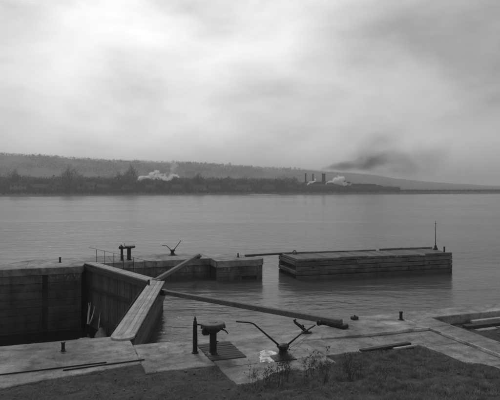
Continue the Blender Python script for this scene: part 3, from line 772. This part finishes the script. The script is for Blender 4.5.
for k in range(6):
    h = [9, 8, 10, 7.5, 8.5, 11][k]
    tm = trunk_mesh(h, k); tm.materials.append(M_BARK)
    cm = twig_crown(620, h * [.36, .42, .3, .45, .38, .26][k], h * .36, h * .24, .075, h * .16, k + 3, 'crown'); cm.materials.append(M_TWIG if k % 2 else M_TWIG2)
    kinds.append((tm, cm))
def far_tree(x, y, s, k, label, group):
    u, v = UV(x, y)
    o = bpy.data.objects.new('bare_tree', None); COL.objects.link(o); o.location = (x, y, far_z(u, v) - .1); o.rotation_euler = (0, 0, random.uniform(0, 6.28)); o.scale = (s, s, s * random.uniform(.85, 1.1))
    tag(o, label, 'tree', group)
    obj('trunk', kinds[k][0], None, o); obj('crown', kinds[k][1], None, o)
def at_px(px, v):       # world x, y at a bearing and a distance from the wall
    tx = (px - 250) / 540; D = v / (CT - ST * tx); return tx * D, D
for i in range(96):
    px = -12 + 4.1 * i + random.uniform(-2, 2)
    if px > 372: px = random.uniform(-10, 300)
    x, y = at_px(px, SH + random.uniform(16, 70))
    s = random.uniform(.4, 1.3) * (1 if px < 300 else .55) * (1 + .3 * math.sin(px * .11))
    far_tree(x, y, s, random.randrange(6), 'bare dark tree standing in the wooded strip along the far river bank', 'bare trees along the far river bank')
for px in (3, 12, 19, 22, 33, 39, 56, 66, 84, 88, 110, 113, 121, 190, 196, 259, 266, 273, 277, 290, 294, 298, 205, 214, 222, 230, 284, 246, 252):
    x, y = at_px(px + random.uniform(-1, 1), SH + random.uniform(1050, 1130))
    far_tree(x, y, random.uniform(.7, 1.15), random.randrange(6), 'bare tree standing up against the sky on the far ridge', 'trees on the ridge line')
# far-off woods that read as one mass
V, F = [], []
r = np.random.default_rng(11)
for i in range(26000):
    if i < 6000: px = r.uniform(-40, 400); t_ = 34 + 226 * r.random() ** 1.1
    else: px = r.uniform(-40, 392); t_ = r.uniform(230, 1180)
    if t_ > 260:
        dens = noise.noise(Vector((px * .035, t_ * .005, 1))) + .3 * noise.noise(Vector((px * .12, t_ * .02, 4))) + (.75 if t_ > 1000 and px < 372 else .05)
        if r.random() > .5 + 2.4 * dens: continue
    x, y = at_px(px, SH + t_); u, v = UV(x, y); z = far_z(u, v); h = r.uniform(3.0, 8.5) * (1 if px < 290 else .62) * (1 + .35 * noise.noise(Vector((px * .12, t_ * .02, 6)))); h *= (1 - .35 * (px > 370))
    if t_ > 300: h *= .9
    for j in range(16 if t_ < 260 else 8):
        d = r.normal(size=3); d /= np.linalg.norm(d)
        c = np.array([x + d[0] * h * .4, y + d[1] * h * .4, z + h * .55 + d[2] * h * .42]); o = np.array([d[0] * .5, d[1] * .5, .8]) * h * .28
        s = r.normal(size=3) * h * .045; k = len(V); V += [c - s, c + s, c + o]; F.append((k, k + 1, k + 2))
tag(obj('woods', pydata('woods', V, F), M_TWIG), 'far-off bare woods covering the river flat and the hillside', 'woods', kind='stuff')
# shore brush along the waterline, thinning to the right
V, F = [], []
for i in range(22000):
    px = r.uniform(-40, 540); t_ = 3 + 30 * r.random()
    if px > 400 and r.random() > .6: continue
    x, y = at_px(px, SH + t_); u, v = UV(x, y); z = far_z(u, v); h = r.uniform(.8, 2.6) * (1 if px < 400 else .7)
    a = r.uniform(0, 6.28); s = np.array([math.cos(a), math.sin(a), 0]) * .22; c = np.array([x, y, z - .1]); o = np.array([r.normal() * .4, r.normal() * .4, h]); k = len(V)
    V += [c - s, c + s, c + o]; F.append((k, k + 1, k + 2))
tag(obj('shore_brush', pydata('shore_brush', V, F), M_TWIG), 'low dark brush along the waterline of the far shore', 'brush', kind='stuff')

M_HW = [plain('house_wall_pale', .26, .8), plain('house_wall_grey', .17, .8), plain('house_wall_dark', .12, .8)]
M_ROOF = plain('dark_roof', .05, .8); M_GLASS = plain('dark_glass', .06, .15)
def house(px, t_, w_, d_, h_, mat, rot, label, group=None):
    x, y = at_px(px, SH + t_); u, v = UV(x, y); z = far_z(u, v)
    o = bpy.data.objects.new('house', None); COL.objects.link(o); o.location = (x, y, z); o.rotation_euler = (0, 0, rot); tag(o, label, 'house', group)
    V = [(-w_/2, -d_/2, -1), (w_/2, -d_/2, -1), (w_/2, d_/2, -1), (-w_/2, d_/2, -1), (-w_/2, -d_/2, h_), (w_/2, -d_/2, h_), (w_/2, d_/2, h_), (-w_/2, d_/2, h_), (-w_/2, 0, h_ + d_*.35), (w_/2, 0, h_ + d_*.35)]
    obj('walls', pydata('walls', V, [(0, 1, 5, 4), (1, 2, 6, 9, 5), (2, 3, 7, 6), (3, 0, 4, 8, 7)]), mat, o)
    for s in (-1, 1):
        bm = bmesh.new(); abox(bm, (0, s * (d_/2 + .4), h_ - .15), (0, 0, h_ + d_*.35 + .12), w_ + .9, .16, .02); obj('roof_slope', bm, M_ROOF, o)
    bm = bmesh.new(); box(bm, (w_ * .28, 0, h_ + d_*.35 + .3), (.6, .6, 1.6)); obj('chimney', bm, M_ROOF, o)
    for fl_ in range(2 if h_ > 4.5 else 1):
        for k in range(3):
            bm = bmesh.new(); box(bm, (-w_*.32 + k * w_*.32, -d_/2 - .03, 1.5 + fl_ * 2.7), (.9, .1, 1.4)); obj('window', bm, M_GLASS, o)
HG = 'frame houses among the trees of the far bank'
for i, (px, t_) in enumerate(((18, 24), (30, 50), (42, 14), (50, 20), (60, 34), (71, 50), (86, 30), (93, 60), (104, 18), (127, 30), (142, 90), (150, 14), (158, 70), (178, 30), (192, 60), (200, 16), (214, 30), (226, 70), (243, 18), (268, 22), (288, 30))):
    house(px, t_, random.uniform(6, 12), random.uniform(5, 7), random.choice((2.8, 3.2, 4.8)), M_HW[i % 3], TH + random.uniform(-.5, .5), 'small gabled frame house half hidden among bare trees on the far bank', HG)
house(190, 560, 16, 9, 5, M_HW[0], TH, 'pale long farm building alone on the open hillside right of the white steam')

# the mill with its stacks
x0, y0 = at_px(325, SH + 45); uu, vv_ = UV(x0, y0); mz = far_z(uu, vv_)
def stack(px, t_, h, r_, label):
    x, y = at_px(px, SH + t_); u, v = UV(x, y); z = far_z(u, v)
    o = bpy.data.objects.new('smokestack', None); COL.objects.link(o); o.location = (x, y, z); tag(o, label, 'smokestack')
    bm = bmesh.new(); tube(bm, [(0, 0, -.5), (0, 0, h)], [r_ * 1.15, r_], 12); obj('shaft', bm, M_DSTACK, o)
    bm = bmesh.new(); tube(bm, [(0, 0, h - .6), (0, 0, h)], r_ * 1.25, 12); obj('rim', bm, M_DSTACK, o)
    bm = bmesh.new(); tube(bm, [(0, 0, -.5), (0, 0, 2)], r_ * 1.5, 10); obj('base', bm, M_DSTACK, o)
M_DSTACK = plain('black_stack', .02, .8)
stack(305.6, 45, 15.2, .65, 'tall thin black smokestack at the left end of the mill')
stack(313, 45, 15.0, .62, 'tall thin black smokestack, second from the left at the mill')
stack(323.6, 50, 15.4, 1.5, 'thick black smokestack of the mill pouring dark smoke')
stack(344, 55, 9.0, 1.1, 'short broad stack right of the white mill steam, left of a pair')
stack(348.5, 60, 8.2, 1.3, 'short broad stack right of the white mill steam, right of a pair')
def shed(px, t_, w_, d_, h_, label, mat, bays=8):
    x, y = at_px(px, SH + t_); u, v = UV(x, y); z = far_z(u, v)
    o = bpy.data.objects.new('mill_building', None); COL.objects.link(o); o.location = (x, y, z); o.rotation_euler = (0, 0, TH); tag(o, label, 'mill')
    V = [(-w_/2, -d_/2, -1), (w_/2, -d_/2, -1), (w_/2, d_/2, -1), (-w_/2, d_/2, -1), (-w_/2, -d_/2, h_), (w_/2, -d_/2, h_), (w_/2, d_/2, h_), (-w_/2, d_/2, h_), (-w_/2, 0, h_ + d_*.22), (w_/2, 0, h_ + d_*.22)]
    obj('walls', pydata('walls', V, [(0, 1, 5, 4), (1, 2, 6, 9, 5), (2, 3, 7, 6), (3, 0, 4, 8, 7)]), mat, o)
    for s in (-1, 1):
        bm = bmesh.new(); abox(bm, (0, s * (d_/2 + .4), h_ - .1), (0, 0, h_ + d_*.22 + .12), w_ + .9, .16, .02); obj('roof_slope', bm, M_ROOF, o)
    bm = bmesh.new(); box(bm, (0, 0, h_ + d_*.22 + .5), (w_ * .7, 1.6, 1.3)); obj('roof_monitor', bm, M_ROOF, o)
    for k in range(bays):
        bm = bmesh.new(); box(bm, (-w_/2 + (k + .5) * w_/bays, -d_/2 - .04, h_ * .5), (w_/bays*.5, .1, h_*.45)); obj('window', bm, M_GLASS, o)
shed(318, 42, 26, 12, 4.2, 'dark mill building around the foot of the tall stacks', M_HW[2], 9)
shed(338, 60, 22, 12, 3.4, 'low mill shed under the white steam', M_HW[1], 7)
shed(364, 40, 34, 11, 2.6, 'long low mill shed at the right end of the works', M_HW[2], 10)
shed(308, 70, 10, 8, 4.5, 'small pale roofed mill house at the left stacks', M_HW[0], 3)

def FP(px, py, t_):
    x, y = at_px(px, SH + t_); return Vector((x, y, H + (187 - py) / 540 * y))
def plume(name, label, p0, p1, r0, r1, dens, col=.9, nscale=.12, thr=.5, fade=0.0, soft=.25, stretch=1.0):
    """a cone of smoke from p0 to p1: dense on its axis, frayed by noise towards its skin"""
    c = p0.copy(); ax = p1 - p0; Ln = ax.length; d = ax.normalized()
    bm = bmesh.new(); tube(bm, [-d * r0 * .9, Vector((0, 0, 0)), ax * .5, ax, ax + d * r1 * .9], [r0 * .3, r0, (r0 + r1) / 2, r1, r1 * .4], 12)
    m = bpy.data.materials.new(name); m.use_nodes = True; t = m.node_tree; t.nodes.remove(t.nodes['Principled BSDF'])
    pv = t.nodes.new('ShaderNodeVolumePrincipled'); pv.inputs['Color'].default_value = (col, col, col, 1); pv.inputs['Anisotropy'].default_value = .4 if col > .85 else .1
    P0 = t.nodes.new('ShaderNodeTexCoord').outputs['Object']
    wn = t.nodes.new('ShaderNodeTexNoise'); wn.inputs['Scale'].default_value = nscale * .45; wn.inputs['Detail'].default_value = 3
    t.links.new(t.nodes.new('ShaderNodeNewGeometry').outputs['Position'], wn.inputs['Vector'])
    w0 = vmath(t, 'SUBTRACT', wn.outputs['Color'], (.5, .5, .5)); w1 = vmath(t, 'SCALE', w0.outputs[0], None); grow = mth(t, 'DIVIDE', vmath(t, 'DOT_PRODUCT', P0, tuple(d)).outputs['Value'], Ln, True)      # no wander at the source
    t.links.new(mth(t, 'MULTIPLY', mth(t, 'ADD', grow, 0.0 if fade else .6), (r0 + r1) * 1.1), w1.inputs['Scale'])
    P = vmath(t, 'ADD', P0, w1.outputs[0]).outputs[0]
    sx = vmath(t, 'DOT_PRODUCT', P, tuple(d)).outputs['Value']
    sc = vmath(t, 'SCALE', tuple(d), None); t.links.new(sx, sc.inputs['Scale'])
    pr = vmath(t, 'SUBTRACT', P, sc.outputs[0]); ln = vmath(t, 'LENGTH', pr.outputs[0], None).outputs['Value']
    s_ = mth(t, 'DIVIDE', sx, Ln, True)
    rad = mth(t, 'ADD', r0, mth(t, 'MULTIPLY', s_, r1 - r0))
    f = mth(t, 'SUBTRACT', 1.0, mth(t, 'DIVIDE', ln, rad))                       # 1 on the axis, 0 at the skin
    mp_ = t.nodes.new('ShaderNodeMapping'); mp_.inputs['Scale'].default_value = (1 / stretch, 1, 1.25); t.links.new(t.nodes.new('ShaderNodeNewGeometry').outputs['Position'], mp_.inputs[0])
    nn = noise_n(t, mp_.outputs[0], nscale, 6, .62, .6)
    s0 = vmath(t, 'DOT_PRODUCT', P0, tuple(d)).outputs['Value']; sc0 = vmath(t, 'SCALE', tuple(d), None); t.links.new(s0, sc0.inputs['Scale'])
    ln0 = vmath(t, 'LENGTH', vmath(t, 'SUBTRACT', P0, sc0.outputs[0]).outputs[0], None).outputs['Value']
    skin = ramp(t, mth(t, 'SUBTRACT', 1.0, mth(t, 'DIVIDE', ln0, rad)), [(0.02, 0), (.3, 1)])
    tail = ramp(t, mth(t, 'DIVIDE', s0, Ln), [(.0, 1), (.55, 1) if fade else (.9, 1), (1, 0) if fade else (1, .8)])
    q = mth(t, 'ADD', nn, mth(t, 'MULTIPLY', mth(t, 'SUBTRACT', f, .5), .5))
    if fade: q = mth(t, 'SUBTRACT', q, mth(t, 'MULTIPLY', s_, fade))
    k = ramp(t, q, [(thr, 0), (thr + soft, 1)])
    t.links.new(mth(t, 'MULTIPLY', mth(t, 'MULTIPLY', k, dens), mth(t, 'MULTIPLY', skin, tail)), pv.inputs['Density'])
    t.links.new(pv.outputs[0], t.nodes['Material Output'].inputs['Volume'])
    tag(obj(name, bm, m, None, c), label, name.replace('_', ' '), kind='stuff')
plume('dark_smoke', 'dark smoke trailing right from the thick mill stack', FP(323.6, 168.8, 50), FP(398, 159, 68), 2.3, 17, .17, .36, .1, .32, .12, .42, 1.3)
plume('dark_smoke', 'thinning dark smoke drifting right beyond the first dense trail', FP(335, 165.5, 54), FP(450, 156, 96), 4.5, 34, .05, .4, .05, .34, .12, .45, 1.3)
plume('dark_smoke', 'faint smoke rising above the mill into the cloudy sky', FP(330, 166.5, 52), FP(402, 134, 78), 4, 30, .028, .5, .05, .34, .1, .45, 1.2)
plume('grey_smoke', 'thin grey smoke drifting down the river beyond the mill', FP(336, 179, 60), FP(450, 168, 104), 4, 26, .035, .6, .05, .36, .2, .42, 1.5)
plume('white_steam', 'bright white steam low over the mill sheds', FP(328, 183.5, 36), FP(338, 180, 36), 2.4, 6, 1.0, 1.0, .3, .52, 0, .2)
plume('white_steam', 'second white steam cloud over the mill, beside the short stacks', FP(338, 181, 36), FP(348, 183.5, 38), 5.5, 3, .9, 1.0, .33, .54, 0, .2)
plume('white_steam', 'small white puff between the left mill stacks', FP(308.5, 184, 34), FP(313, 181, 34), 1.5, 3, 1.4, 1.0, .5, .5, 0, .15)
plume('white_steam', 'bright low steam streak at the left end of the railway smoke', FP(136, 181.5, 60), FP(141, 179, 60), 2.4, 3.6, 1.8, 1.0, .4, .46, 0, .15)
plume('white_steam', 'slanting white steam streak over the trees of the far bank', FP(142, 178.5, 62), FP(155, 173.5, 62), 2.0, 4.2, 1.6, 1.0, .36, .5, 0, .15)
plume('white_steam', 'low broken row of white puffs behind the far bank trees', FP(157, 177, 62), FP(174, 176, 62), 4.5, 4.5, 1.0, 1.0, .36, .56, 0, .15)
plume('pale_smoke', 'pale smoke puff rising above the hill line left of centre', FP(171, 177, 64), FP(175, 160, 66), 3.5, 10, .25, .97, .2, .47, .1, .25)

# ------------------------------------------------------------------ haze
bm = bmesh.new(); box(bm, (700, 3000, 60), (15600, 9000, 134))
hm = bpy.data.materials.new('haze'); hm.use_nodes = True; t = hm.node_tree; t.nodes.remove(t.nodes['Principled BSDF'])
pv = t.nodes.new('ShaderNodeVolumePrincipled'); pv.inputs['Color'].default_value = (.9, .9, .9, 1); pv.inputs['Density'].default_value = .00062
t.links.new(pv.outputs[0], t.nodes['Material Output'].inputs['Volume'])
tag(obj('haze', bm, hm), 'thin grey winter haze over the river and hills', 'haze', kind='stuff')
